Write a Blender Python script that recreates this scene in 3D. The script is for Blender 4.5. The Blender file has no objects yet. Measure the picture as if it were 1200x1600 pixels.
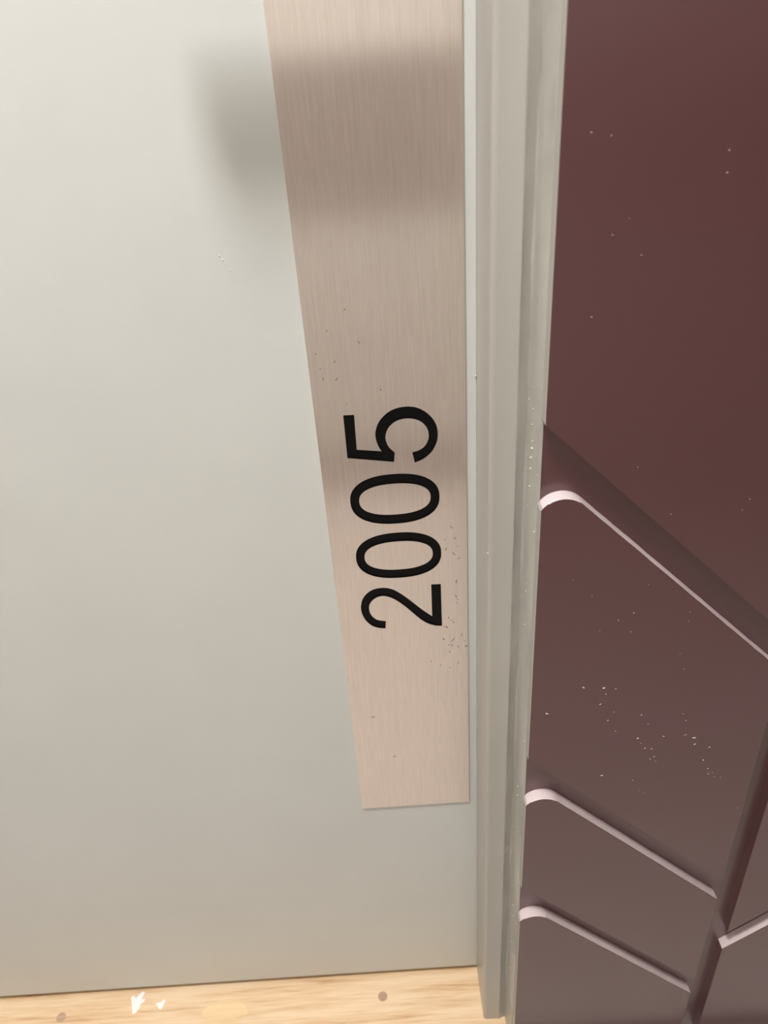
import bpy, bmesh, math, random
from mathutils import Vector, Matrix
random.seed(7)

# ------------------------------------------------------------------ camera
# metres; X runs along the door to the right, Y into the door, Z up; the door face is Y = 0, the floor Z = 0
CAM_H, CAM_D = 1.0777, 0.55
SC = bpy.context.scene
COL = SC.collection
pitch, roll, yaw, f_px = math.radians(32.1438), math.radians(4.3534), math.radians(-0.5284), 1210.4
fw = Vector((math.sin(yaw) * math.cos(pitch), math.cos(yaw) * math.cos(pitch), -math.sin(pitch)))
rt = Vector((math.cos(yaw), -math.sin(yaw), 0))
dn = fw.cross(rt)
r2 = rt * math.cos(roll) + dn * math.sin(roll)
d2 = dn * math.cos(roll) - rt * math.sin(roll)
cam = bpy.data.cameras.new('camera')
cam.sensor_fit = 'VERTICAL'
cam.sensor_height = 24
cam.lens = f_px * 24 / 1600
cam.clip_start = 0.02
cam.dof.use_dof = True
cam.dof.focus_distance = .66
cam.dof.aperture_fstop = 5.0
cam_o = bpy.data.objects.new('camera', cam)
COL.objects.link(cam_o)
m = Matrix((r2, -d2, -fw)).transposed().to_4x4()
m.translation = Vector((0, -CAM_D, CAM_H))
cam_o.matrix_world = m
SC.camera = cam_o

# ------------------------------------------------------------------ world, lamp, exposure
w = bpy.data.worlds.new('world')
SC.world = w
w.use_nodes = True
w.node_tree.nodes['Background'].inputs[0].default_value = (1, .93, .84, 1)
w.node_tree.nodes['Background'].inputs[1].default_value = 0.10
LX, LY, LZ = -0.24, -0.53, 2.36
LAMPS = [(LX, LY, 34), (-1.45, -.65, 10), (1.45, -.65, 3)]  # lamp above the door first, then two side lamps added for fill
for lx, ly, en in LAMPS:
    la = bpy.data.lights.new('ceiling_lamp_light', 'AREA')
    la.shape = 'DISK'
    la.size = 0.27
    la.energy = en
    la.color = (1, .995, .99)
    lo = bpy.data.objects.new('ceiling_lamp_light', la)
    COL.objects.link(lo)
    lo.location = (lx, ly, LZ - .05)
SC.view_settings.view_transform = 'Standard'
SC.view_settings.look = 'None'
SC.view_settings.exposure = -0.17
SC.view_settings.gamma = 1.0
SC.view_settings.use_curve_mapping = False


# ------------------------------------------------------------------ helpers
def lin(r, g, b):
    def c(v):
        v /= 255
        return v / 12.92 if v <= .04045 else ((v + .055) / 1.055) ** 2.4
    return (c(r), c(g), c(b), 1)


def mat(name):
    ma = bpy.data.materials.new(name)
    ma.use_nodes = True
    nt = ma.node_tree
    b = nt.nodes['Principled BSDF']
    return ma, nt, b


def node(nt, kind, **kw):
    n = nt.nodes.new(kind)
    for k, v in kw.items():
        if k in n.inputs:
            n.inputs[k].default_value = v
        else:
            setattr(n, k, v)
    return n


def noise(nt, scale, detail=2.0, rough=.5, stretch=(1, 1, 1), loc=(0, 0, 0)):
    tc = nt.nodes.new('ShaderNodeNewGeometry')
    mp = nt.nodes.new('ShaderNodeMapping')
    mp.inputs['Scale'].default_value = stretch
    mp.inputs['Location'].default_value = loc
    nt.links.new(tc.outputs['Position'], mp.inputs['Vector'])
    n = nt.nodes.new('ShaderNodeTexNoise')
    n.inputs['Scale'].default_value = scale
    n.inputs['Detail'].default_value = detail
    n.inputs['Roughness'].default_value = rough
    nt.links.new(mp.outputs['Vector'], n.inputs['Vector'])
    return n.outputs['Fac']


def ramp(nt, fac, stops):
    r = nt.nodes.new('ShaderNodeValToRGB')
    el = r.color_ramp.elements
    while len(el) < len(stops):
        el.new(.5)
    for e, (p, c) in zip(el, stops):
        e.position = p
        e.color = c
    nt.links.new(fac, r.inputs['Fac'])
    return r.outputs['Color']


def rng(nt, fac, a, b, c, d):
    r = nt.nodes.new('ShaderNodeMapRange')
    for i, v in enumerate((a, b, c, d)):
        r.inputs[i + 1].default_value = v
    nt.links.new(fac, r.inputs[0])
    return r.outputs[0]


def bump(nt, b, height, strength, dist, normal=None):
    bn = nt.nodes.new('ShaderNodeBump')
    bn.inputs['Strength'].default_value = strength
    bn.inputs['Distance'].default_value = dist
    nt.links.new(height, bn.inputs['Height'])
    if normal:
        nt.links.new(normal, bn.inputs['Normal'])
    nt.links.new(bn.outputs['Normal'], b.inputs['Normal'])
    return bn.outputs['Normal']


def paint(name, rgb, rough, var=.05, peel=.25, peel_scale=420, spec=.5, coat=0):
    ma, nt, b = mat(name)
    c = lin(*rgb)
    lo_ = tuple(v * (1 - var) for v in c[:3]) + (1,)
    hi_ = tuple(min(1, v * (1 + var)) for v in c[:3]) + (1,)
    nt.links.new(ramp(nt, noise(nt, 9, 4), [(.3, lo_), (.7, hi_)]), b.inputs['Base Color'])
    b.inputs['Roughness'].default_value = rough
    b.inputs['Specular IOR Level'].default_value = spec
    b.inputs['Coat Weight'].default_value = coat
    b.inputs['Coat Roughness'].default_value = .32
    if not peel:
        return ma
    n1 = bump(nt, b, noise(nt, peel_scale, 2), peel, .0004)
    bump(nt, b, noise(nt, 60, 1), peel * .25, .001, n1)
    return ma


M = {}
M['door'] = paint('door_paint', (203, 204, 199), .42, .02, .12, 500)
M['frame'] = paint('frame_paint', (171, 168, 160), .33, .03, .25, 300)
M['maroon'] = paint('maroon_paint', (82, 44, 47), .27, .0, 0, 420, .6, .9)
M['ledge'] = paint('pale_top_edge', (216, 199, 199), .4, .08, .3, 500)  # paler colour for the up-facing panel edges
M['wall'] = paint('corridor_paint', (226, 222, 215), .6, .02, .2, 300)
M['lower'] = paint('added_trim_paint', (176, 166, 159), .5, .03, .2, 300)  # for the unseen band and baseboard added opposite the plate
M['ceil'] = paint('ceiling_paint', (236, 232, 224), .8, .02, .2, 300)
M['nib'] = paint('paint_nib', (205, 198, 185), .2, .02, .1, 300)
M['nibm'] = paint('maroon_nib', (205, 186, 184), .15, .02, .1, 300)
M['flake'] = paint('white_paint_flake', (246, 244, 240), .6, .02, .3, 600)
M['grime'] = paint('grime', (138, 122, 106), .6, .1, .2, 300)
M['gasket'] = paint('dark_rubber', (48, 46, 42), .7, .05, .1, 300)

# brushed steel, grain along Z
ma, nt, b = mat('brushed_steel')
M['steel'] = ma
b.inputs['Metallic'].default_value = 1
b.inputs['Anisotropic'].default_value = 1.0
b.inputs['Anisotropic Rotation'].default_value = 0.0
tg = node(nt, 'ShaderNodeCombineXYZ', X=1.0)      # the brushing lines run upright, so reflections spread sideways
nt.links.new(tg.outputs[0], b.inputs['Tangent'])
gr = noise(nt, 1, 3, .6, (1200, 1200, 50))
gr2 = noise(nt, 1, 3, .6, (520, 520, 18))
sm = noise(nt, 28, 3, .6, (1, 1, .6))
b.inputs['Roughness'].default_value = .27
mx = node(nt, 'ShaderNodeMath', operation='ADD')
nt.links.new(gr, mx.inputs[0])
nt.links.new(gr2, mx.inputs[1])
hf = node(nt, 'ShaderNodeMath', operation='MULTIPLY')
nt.links.new(mx.outputs[0], hf.inputs[0])
hf.inputs[1].default_value = .5
nt.links.new(ramp(nt, hf.outputs[0], [(.36, lin(236, 226, 218)), (.64, lin(248, 239, 232))]), b.inputs['Base Color'])

ma, nt, b = mat('black_enamel')
M['black'] = ma
b.inputs['Base Color'].default_value = lin(6, 5, 6)
b.inputs['Specular IOR Level'].default_value = .15
b.inputs['Roughness'].default_value = .4
bump(nt, b, noise(nt, 900, 2), .3, .0003)

ma, nt, b = mat('satin_steel')
M['lever'] = ma
b.inputs['Metallic'].default_value = 1
b.inputs['Base Color'].default_value = lin(190, 182, 174)
nt.links.new(rng(nt, noise(nt, 200, 2), 0, 1, .25, .35), b.inputs['Roughness'])


def wood(name, a, bb, c, off):
    ma, nt, b = mat(name)
    g1 = noise(nt, 1, 5, .6, (5, 60, 60), (off, 0, 0))
    g2 = noise(nt, 1, 4, .65, (14, 330, 330), (0, off, 0))
    mx = node(nt, 'ShaderNodeMath', operation='MULTIPLY_ADD')
    nt.links.new(g2, mx.inputs[0])
    mx.inputs[1].default_value = .6
    nt.links.new(g1, mx.inputs[2])
    nt.links.new(ramp(nt, mx.outputs[0], [(.58, lin(*c)), (.74, lin(*bb)), (.92, lin(*a))]), b.inputs['Base Color'])
    b.inputs['Roughness'].default_value = .42
    bump(nt, b, g2, .12, .0006)
    return ma


M['oak'] = wood('oak', (238, 210, 174), (226, 192, 152), (190, 146, 104), 3)
M['carpet'] = paint('beige_carpet', (199, 189, 181), .9, .06, .8, 500)
M['plug'] = wood('oak_plug', (196, 166, 144), (184, 152, 130), (170, 136, 114), 23)
M['filler'] = wood('oak_filler', (240, 212, 168), (234, 204, 158), (222, 190, 142), 31)
ma, nt, b = mat('lamp_glass')
M['lampglass'] = ma
b.inputs['Base Color'].default_value = (1, .99, .975, 1)
b.inputs['Emission Color'].default_value = (1, .99, .975, 1)
b.inputs['Emission Strength'].default_value = 3


def link(name, bm_or_me, mats, parent=None, smooth=False, kind=None):
    if isinstance(bm_or_me, bmesh.types.BMesh):
        me = bpy.data.meshes.new(name)
        bmesh.ops.recalc_face_normals(bm_or_me, faces=bm_or_me.faces[:])
        bm_or_me.to_mesh(me)
        bm_or_me.free()
    else:
        me = bm_or_me
    me.name = name
    for x in (mats if isinstance(mats, (list, tuple)) else [mats]):
        me.materials.append(M[x])
    if smooth:
        for p in me.polygons:
            p.use_smooth = True
    o = bpy.data.objects.new(name, me)
    COL.objects.link(o)
    if parent:
        o.parent = parent
    if kind:
        o['kind'] = kind
    return o


def box(x0, x1, y0, y1, z0, z1, bev=0, seg=2, bm=None):
    nb = bmesh.new()
    v = bmesh.ops.create_cube(nb, size=1)['verts']
    for q in v:
        q.co = Vector(((x0 + x1) / 2 + q.co.x * (x1 - x0), (y0 + y1) / 2 + q.co.y * (y1 - y0), (z0 + z1) / 2 + q.co.z * (z1 - z0)))
    if bev:
        bmesh.ops.bevel(nb, geom=nb.edges[:], offset=bev, segments=seg, profile=.5, affect='EDGES')
    return nb


def label(o, lab, cat, group=None):
    o['label'] = lab
    o['category'] = cat
    if group:
        o['group'] = group


# ------------------------------------------------------------------ floor: oak saddle under the door, planks beyond
fbm = box(-2.4, 2.4, -1.3, .30, -.06, -.02)
floor = link('floor', fbm, 'carpet', kind='structure')
link('carpet', box(-2.4, 2.4, -1.3, -.117, -.02, -.001, .001, 1), 'carpet', floor)
saddle = link('threshold_board', box(-.8731, .1045, -.115, .06, -.02, 0, .001), 'oak', floor)
for x, y in ((-.0547, -.0268), (-.4794, -.0265)):
    pb = bmesh.new()
    bmesh.ops.create_cone(pb, cap_ends=True, segments=24, radius1=.0062, radius2=.0060, depth=.004, matrix=Matrix.Translation((x, y, -.0016)))
    link('plug', pb, 'plug', saddle)
pb = bmesh.new()
bmesh.ops.create_cone(pb, cap_ends=True, segments=32, radius1=.024, radius2=.024, depth=.004,
                      matrix=Matrix.Translation((-.262, -.034, -.0018)) @ Matrix.Diagonal((1.25, .62, 1, 1)))
link('wood_filler', pb, 'filler', saddle)
# white paint flakes stuck on the board
for cx, cy, quads in ((-.3811, -.0145, [(-9, 7, -5, 8, 2, -10, -3, -12), (-5, 3, 3, 12, 6, 11, 1, -11), (-4, -3, 5, 5, 4, -6, -1, -11), (1, 2, 9, 4, 8, 1, 1, -5)]),
                      (-.3494, -.0180, [(-6, 1, 0, 2, 3, -5, 0, -6), (-1, 0, 3, 5, 5, 3, 3, -4)])):
    fb = bmesh.new()
    for k, q in enumerate(quads):
        lo_v = [fb.verts.new((cx + q[i] * .00115, cy + q[i + 1] * .00115, 0)) for i in range(0, 8, 2)]
        hi_v = [fb.verts.new((v.co.x, v.co.y, .0005 + .0002 * k)) for v in lo_v]
        fb.faces.new(hi_v)
        for i in range(4):
            fb.faces.new((lo_v[i], lo_v[(i + 1) % 4], hi_v[(i + 1) % 4], hi_v[i]))
    link('paint_flake', fb, 'flake', saddle)
# ------------------------------------------------------------------ door leaf
door = link('door_1', box(-.84, .07275, 0,  .045, .0105, 2.04, .0004), 'door', kind='structure')
link('door_sweep', box(-.838, .0705, .012, .040, .0008, .0120), 'gasket', door)

# ------------------------------------------------------------------ door frame: stepped profile with an uneven caulk bead
PROF = [(.0727, .055), (.0727, .0), (.0729, -.030), (.0731, -.0585), (.0736, -.0606), (.0750, -.0620), (.0775, -.0622),
        (.0912, -.0624), (.0920, -.0628), (.0928, -.0627), (.0936, -.0618), (.0995, -.0598), (.1003, -.0612), (.1006, -.0690),
        (.1013, -.0730), (.1030, -.0820), (.1042, -.0852), (.1060, -.0858), (.1060, .055)]


def frame(name, zs, jitter, mirror=False):
    fb = bmesh.new()
    rows = []
    ph = [random.uniform(0, 6) for _ in PROF]
    for z in zs:
        row = []
        for i, (x, y) in enumerate(PROF):
            j = 0
            if jitter and 10 <= i <= 16:
                a = .00035 if i < 15 else .0005
                j = a * (math.sin(z * 31 + ph[i]) + .6 * math.sin(z * 83 + ph[i] * 2) + random.uniform(-.7, .7))
            X = x + j
            if mirror:
                X = -.7685 - X
            row.append(fb.verts.new((X, y - abs(j) * .6, z)))
        rows.append(row)
    for a, c in zip(rows, rows[1:]):
        for i in range(len(PROF) - 1):
            fb.faces.new((a[i], a[i + 1], c[i + 1], c[i]))
        fb.faces.new((a[-1], a[0], c[0], c[-1]))
    fb.faces.new(rows[0])
    fb.faces.new(rows[-1])
    return fb


zs = [.0] + [.02 + i * .006 for i in range(190)] + [1.2 + i * .1 for i in range(9)] + [2.06]
trim = link('trim_1', frame('trim_1', zs, True), 'frame', kind='structure')
for p in trim.data.polygons:
    p.use_smooth = True
es = trim.modifiers.new('split', 'EDGE_SPLIT')
es.split_angle = math.radians(50)
link('trim_2', frame('trim_2', [0, 1, 2.06], False, True), 'frame', kind='structure')
link('trim_3', box(-.8745, .106, -.0622, .055, 2.0415, 2.10, .002), 'frame', kind='structure')

# ------------------------------------------------------------------ maroon wall with routed chevron panels
YG, YP = -.0850, -.0962        # groove floor, panel face
XL = .1046                     # panel edge beside the frame
XV0, XV1 = .3085, .3297        # upright groove
TOP = 2.39
bmw = box(.1046, 2.4, YG, .06, 0, 2.40)
wall = link('wall_right', bmw, 'maroon', kind='structure')
H = CAM_H


def panel(pts, side_paint=True, bev=.0008):
    """pts: outline (X, Z) counter-clockwise seen from the corridor"""
    dense = []
    for i, p_ in enumerate(pts):
        q_ = pts[(i + 1) % len(pts)]
        dense.append(p_)
        L = math.hypot(q_[0] - p_[0], q_[1] - p_[1])
        if i == 0 and pts[0][0] == XV0:          # the routed upper edge is a little uneven
            for k in range(1, 26):
                j = random.gauss(0, .00007)
                dense.append((p_[0] + (q_[0] - p_[0]) * k / 26 + j, p_[1] + (q_[1] - p_[1]) * k / 26 + j))
    pts = dense
    pb = bmesh.new()
    n = len(pts)
    fr = [pb.verts.new((x, YP, z)) for x, z in pts]
    bk = [pb.verts.new((x, YG + .002, z)) for x, z in pts]
    top = pb.faces.new(fr)
    side = []
    for i in range(n):
        side.append(pb.faces.new((fr[i], bk[i], bk[(i + 1) % n], fr[(i + 1) % n])))
    pb.faces.new(bk[::-1])
    bmesh.ops.recalc_face_normals(pb, faces=pb.faces[:])
    bmesh.ops.bevel(pb, geom=[e for e in top.edges if min((f_.normal.z for f_ in e.link_faces if f_ is not top), default=0) > -.3], offset=bev, segments=3, profile=.5, affect='EDGES', clamp_overlap=True)
    pb.normal_update()
    bmesh.ops.recalc_face_normals(pb, faces=pb.faces[:])
    for fc in pb.faces:
        c = fc.calc_center_median()
        if c.x < XL + .0009 and fc.normal.x < -.6:
            fc.material_index = 1
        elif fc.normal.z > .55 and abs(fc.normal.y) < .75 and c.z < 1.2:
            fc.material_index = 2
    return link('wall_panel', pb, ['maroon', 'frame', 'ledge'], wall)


def round_corner(s, r, x_edge):
    """outline points where a panel's top edge (X + Z = s, falling to the right) rounds over towards the frame"""
    xt = x_edge + r * (.7071 + .7071 * 1.21)
    cx, cz = xt - r * .7071, (s - xt) - r * .7071
    out = []
    for k in range(15):
        a = math.radians(45 + k * (157 - 45) / 14)
        x = cx + r * math.cos(a)
        if x <= x_edge:
            out.append((x_edge, cz + r * math.sin(a)))
            break
        out.append((x, cz + r * math.sin(a)))
    return out


def z_at(s, x):
    return s - x


S = [(H - .1225, H - .1562), (H - .4452, H - .4765), (H - .6362, H - .6650), (H - .86, H - .891)]
R = .0190
# below each groove of the left column: rounded upper left corner, 45 degree edges
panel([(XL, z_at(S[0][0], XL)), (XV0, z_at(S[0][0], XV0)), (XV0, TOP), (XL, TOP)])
for k in range(3):
    s_top, s_bot = S[k][1], S[k + 1][0]
    rc = round_corner(s_top, R, XL)
    pts = [(XV0, z_at(s_top, XV0))] + rc
    if k < 2:
        pts += [(XL, z_at(s_bot, XL)), (XV0, z_at(s_bot, XV0))]
    else:
        pts += [(XL, .004), (XV0, .004)]
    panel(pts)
# right column, grooves rising to the right
T = [(H - 1.1785, H - 1.2115), (H - .78, H - .812)]
XR = .62
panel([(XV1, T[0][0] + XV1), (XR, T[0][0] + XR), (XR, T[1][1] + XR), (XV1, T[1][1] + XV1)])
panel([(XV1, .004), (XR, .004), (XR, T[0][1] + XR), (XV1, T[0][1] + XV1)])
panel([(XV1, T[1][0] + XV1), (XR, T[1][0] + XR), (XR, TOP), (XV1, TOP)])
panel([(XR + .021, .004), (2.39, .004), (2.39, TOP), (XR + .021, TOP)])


# small dried drops and grit in the paint
def nibs(name, pts, mname, parent):
    nb = bmesh.new()
    for (x, y, z, r, sx, sz, ax) in pts:
        mt = Matrix.Translation((x, y, z)) @ (Matrix.Rotation(random.uniform(-.9, .9), 4, 'Y')) @ Matrix.Diagonal((sx, .55, sz, 1))
        bmesh.ops.create_icosphere(nb, subdivisions=1, radius=r, matrix=mt)
    return link(name, nb, mname, parent, True, 'stuff')


GRIT = [(1473, -4676), (1640, -4697), (1738, -4715), (1663, -4768), (1626, -4881), (1750, -4984), (1707, -5081), (1785, -5219), (1986, -5327), (2021, -5394), (2062, -5460), (2122, -5474), (2157, -5577), (2125, -5605), (2177, -5637), (2055, -5157), (1985, -5043), (2208, -5324), (2337, -5065), (2374, -5147), (2400, -5323), (2384, -5334), (2476, -5369), (2494, -5452), (2629, -5504), (2601, -5667), (2661, -5785), (2710, -5844), (2676, -5857), (2794, -5916), (2737, -5902), (1716, -5780), (2000, -5875), (1188, -4950), (3030, -6371), (3069, -6461), (2071, -6022), (2127, -6062), (2272, -4543), (2216, -4373), (2234, -3950), (2237, -4041), (1804, -3915), (1801, -4109), (1554, -4074), (1690, -3981),
        (1215, -560), (1323, -582), (1974, -698), (1982, -811), (1465, -1017), (1556, -1225), (1377, -1100), (1294, -1572), (2507, -2960), (1968, -3038), (2470, -3045), (1691, -2639), (1882, -3654), (1692, -3987), (1800, -3923), (1312, -3563), (1467, -3728)]
BIG = {(1473, -4676), (1640, -4697), (1986, -5327), (2601, -5667), (2661, -5785), (1716, -5780), (1188, -4950), (2476, -5369), (2494, -5452)}
pn = []
for gx, gz in GRIT:
    lower = -5950 < gz < -4600
    r_ = random.uniform(.0009, .0012) if (gx, gz) in BIG else random.uniform(.00045, .0007) if lower else random.uniform(.0003, .00045)
    pn.append((gx / 1e4, YP, H + gz / 1e4, r_, random.uniform(1.0, 1.9), random.uniform(.45, .8), 0))
nibs('paint_grit', pn, 'nibm', wall)
fn = [(.0720, -.001, H - .2294, .0009, 1, 1.2, 0), (.0735, -.0606, H - .352, .0008, 1, 1.2, 0)]
for gz in (-2262, -2378, -2556, -2635, -2722, -2866, -2103):
    fn.append((.1013, -.0732, H + gz / 1e4, random.uniform(.0005, .0010), 1, 1.2, 0))
for _ in range(60):
    z = random.uniform(.04, .92)
    x, y = random.choice([(.1010, -.0700), (.1016, -.0745), (.1036, -.0838), (.1004, -.0640), (.0929, -.0620)])
    fn.append((x, y, z, random.uniform(.0003, .0009), 1, random.uniform(.8, 1.5), 0))
nibs('paint_drips', fn, 'nib', trim)
dn_ = []
for (x, z) in ((-.105, -.128), (-.103, -.131), (-.099, -.138)):
    dn_.append((x, 0, H + z, .0006, .8, 1.6, 0))
for _ in range(40):
    dn_.append((random.gauss(-.12, .02), 0, H - random.uniform(.0, .16), random.uniform(.0002, .00035), 1.4, .8, 0))
nibs('paint_nibs', dn_, 'door', door)

# ------------------------------------------------------------------ number plate with engraved digits
five = [(-30.85, -253.65), (-22.45, -253.91), (-22.89, -284.3), (-3.27, -287.2), (-5.96, -281.51), (-7.26, -272.93), (-5.59, -265.12), (-1.78, -258.82), (4.53, -253.35), (11.37, -250.73), (18.43, -250.1), (25.42, -251.3), (31.98, -255.0), (37.74, -261.13), (41.13, -268.42), (41.89, -276.44), (40.48, -283.54), (36.43, -290.95), (30.07, -296.53), (22.61, -299.6), (21.1, -290.15), (26.14, -288.83), (30.46, -286.16), (33.28, -282.11), (34.66, -277.13), (34.03, -271.19), (31.2, -265.97), (26.46, -262.2), (19.81, -260.3), (13.07, -260.65), (7.3, -263.24), (2.89, -267.87), (0.62, -273.98), (0.85, -278.65), (2.66, -283.92), (7.09, -289.27), (6.07, -297.64), (-30.95, -291.2)]
two = [(40.41, -472.56), (34.39, -471.78), (27.4, -468.49), (21.4, -463.36), (14.7, -455.37), (7.26, -446.28), (0.66, -439.59), (-5.15, -435.22), (-11.06, -433.05), (-16.28, -433.68), (-20.8, -436.57), (-24.18, -441.24), (-25.15, -446.16), (-24.53, -451.83), (-21.84, -457.16), (-17.68, -460.61), (-10.92, -462.37), (-11.73, -470.93), (-17.43, -469.95), (-23.85, -466.7), (-29.09, -459.92), (-31.96, -451.72), (-32.38, -443.83), (-30.21, -435.17), (-25.38, -428.5), (-19.09, -424.72), (-11.31, -423.79), (-3.72, -425.76), (2.89, -430.47), (10.29, -437.7), (17.72, -446.11), (24.42, -453.43), (31.64, -460.3), (31.93, -423.85), (40.48, -424.07)]


def smooth_loop(p, corner_deg=33, sub=4):
    n = len(p)
    V = [Vector(q) for q in p]
    sharp = []
    for i in range(n):
        a, c = V[i] - V[i - 1], V[(i + 1) % n] - V[i]
        sharp.append(abs(math.degrees(a.angle_signed(c))) > corner_deg)
    out = []
    for i in range(n):
        p0, p1, p2, p3 = V[i - 1], V[i], V[(i + 1) % n], V[(i + 2) % n]
        if sharp[i]:
            p0 = p1 * 2 - p2
        if sharp[(i + 1) % n]:
            p3 = p2 * 2 - p1
        if sharp[i] and sharp[(i + 1) % n]:
            out.append(p1)
            continue
        for k in range(sub):
            t = k / sub
            out.append(.5 * ((2 * p1) + (p2 - p0) * t + (2 * p0 - 5 * p1 + 4 * p2 - p3) * t * t + (3 * p1 - p0 - 3 * p2 + p3) * t ** 3))
    return [(v.x / 1000, v.y / 1000) for v in out]


def zero(cz, inner):
    """superellipse ring lying on its side"""
    a, b_, e = (29.6, 14.9, 2.35) if inner else (37.0, 24.0, 2.35)
    out = []
    for k in range(72):
        t = 2 * math.pi * k / 72
        c, s_ = math.cos(t), math.sin(t)
        out.append(((4.75 + a * abs(c) ** (2 / e) * (1 if c >= 0 else -1)) / 1000, (cz + b_ * abs(s_) ** (2 / e) * (1 if s_ >= 0 else -1)) / 1000))
    return out


DIG = [[smooth_loop(two)], [zero(-389.9, False), zero(-389.9, True)], [zero(-332.7, False), zero(-332.7, True)], [smooth_loop(five)]]
PX0, PX1, PZ0, PZ1 = -.0532, .0643, -.7266, .115
PT = .0020


def flat_curve(loops):
    cu = bpy.data.curves.new('outline', 'CURVE')
    cu.dimensions = '2D'
    cu.fill_mode = 'FRONT'
    for lp in loops:
        sp = cu.splines.new('POLY')
        sp.points.add(len(lp) - 1)
        for q, (x, z) in zip(sp.points, lp):
            q.co = (x, z, 0, 1)
        sp.use_cyclic_u = True
    o = bpy.data.objects.new('outline', cu)
    COL.objects.link(o)
    dg = bpy.context.evaluated_depsgraph_get()
    me = bpy.data.meshes.new_from_object(o.evaluated_get(dg))
    bpy.data.objects.remove(o)
    return me


def to_wall(me, y):
    b_ = bmesh.new()
    b_.from_mesh(me)
    bpy.data.meshes.remove(me)
    for v in b_.verts:
        v.co = Vector((v.co.x, y, H + v.co.y))
    bmesh.ops.remove_doubles(b_, verts=b_.verts[:], dist=1e-6)
    return b_


def strips(b_, loops, y0, y1):
    for lp in loops:
        a = [b_.verts.new((x, y0, H + z)) for x, z in lp]
        c = [b_.verts.new((x, y1, H + z)) for x, z in lp]
        for i in range(len(lp)):
            b_.faces.new((a[i], a[(i + 1) % len(lp)], c[(i + 1) % len(lp)], c[i]))


EB = .0003
outer = [(PX0, PZ0), (PX1, PZ0), (PX1, PZ1), (PX0, PZ1)]
inset = [(PX0 + EB, PZ0 + EB), (PX1 - EB, PZ0 + EB), (PX1 - EB, PZ1 - EB), (PX0 + EB, PZ1 - EB)]
pb = to_wall(flat_curve([inset] + [lp for d in DIG for lp in d]), -PT)
strips(pb, [outer], 0, -PT + EB)
va = [pb.verts.new((x, -PT + EB, H + z)) for x, z in outer]
vb = [pb.verts.new((x, -PT, H + z)) for x, z in inset]
for i in range(4):
    pb.faces.new((va[i], va[(i + 1) % 4], vb[(i + 1) % 4], vb[i]))
plate = link('number_plate', pb, 'steel')
label(plate, 'tall brushed steel plate engraved with sideways black room number 2005 on the grey door', 'number plate')
for d in DIG:
    db = to_wall(flat_curve(d), -PT + .0011)
    strips(db, d, -PT + .0011, -PT - .00003)
    link('digit', db, 'black', plate)['label'] = 'black enamel-filled engraved digit'

gm = []
for gx, gz in [(-365, -1857), (-141, -1960), (-465, -2028), (-446, -2143), (-431, -2223), (-331, -2236), (-332, -2095), (-6, -2346), (-271, -2441), (-221, -1709), (467, -4635), (415, -4889), (461, -4967), (468, -5052), (290, -5159), (-316, -5852), (-133, -6452), (624, -4992)]:
    gm.append((gx / 1e4, -PT, H + gz / 1e4, random.uniform(.0006, .0011), random.uniform(.5, .9), random.uniform(1, 2.2), 0))
for _ in range(26):
    gm.append((random.gauss(.052, .004), -PT, H - random.uniform(.36, .53), random.uniform(.0004, .0010), random.uniform(.4, .8), random.uniform(1, 3), 0))
g_ = nibs('grime_specks', gm, 'grime', plate)
for v in g_.data.vertices:
    v.co.y = -PT - max(0, (-PT - v.co.y) * .12)

# lever handle on the plate above the picture, its shadow falls on the door
lz = H + .085
lev = bmesh.new()
bmesh.ops.create_cone(lev, cap_ends=True, segments=40, radius1=.026, radius2=.025, depth=.010, matrix=Matrix.Translation((.006, -PT - .005, lz)) @ Matrix.Rotation(math.pi / 2, 4, 'X'))
lever = link('lever_handle', lev, 'lever', door, False)
lev = bmesh.new()
bmesh.ops.create_cone(lev, cap_ends=True, segments=24, radius1=.010, radius2=.010, depth=.052, matrix=Matrix.Translation((.006, -.034, lz)) @ Matrix.Rotation(math.pi / 2, 4, 'X'))
link('spindle', lev, 'lever', lever, True)
link('lever_arm', box(-.115, .018, -.074, -.048, lz - .015, lz + .015, .008, 4), 'lever', lever, True)

# ------------------------------------------------------------------ the rest of the corridor
link('wall_left', box(-2.4, -.8745, YG, .06, 0, 2.40), 'maroon', kind='structure')
link('wall_front', box(-.8745, .1046, -.06, .06, 2.10, 2.40), 'maroon', kind='structure')
link('wall_back', box(-2.4, 2.4, -1.40, -1.30, 0, 2.40), 'wall', kind='structure')
wb = link('added_band', box(-2.4, 2.4, -1.30, -1.288, .735, 1.025), 'lower', kind='structure')  # unseen darker band, added so the plate reflects a dark stripe
link('added_rail', box(-2.4, 2.4, -1.30, -1.268, 1.025, 1.058, .006), 'ceil', kind='structure')  # unseen rail, added for the bright edge reflected in the plate
link('added_baseboard', box(-2.4, 2.4, -1.30, -1.284, -.001, .125, .004), 'lower', kind='structure')  # unseen baseboard, added for the lower dark reflection in the plate
link('ceiling', box(-2.4, 2.4, -1.40, .06, 2.40, 2.46), 'ceil', kind='structure')
for x0, x1, nm in ((-2.5, -2.4, 'wall_side_left'), (2.4, 2.5, 'wall_side_right')):
    link(nm, box(x0, x1, -1.40, .06, 0, 2.40), 'wall', kind='structure')
for (lx, ly, en), where in zip(LAMPS, ('right above the numbered door', 'added as fill to the left of the door', 'added as fill to the right of the door')):
    lb = bmesh.new()
    bmesh.ops.create_cone(lb, cap_ends=True, segments=48, radius1=.15, radius2=.15, depth=.04, matrix=Matrix.Translation((lx, ly, 2.38)))
    label(link('ceiling_lamp', lb, 'lampglass'), 'round white flush ceiling lamp ' + where, 'ceiling lamp', 'corridor ceiling lamps')
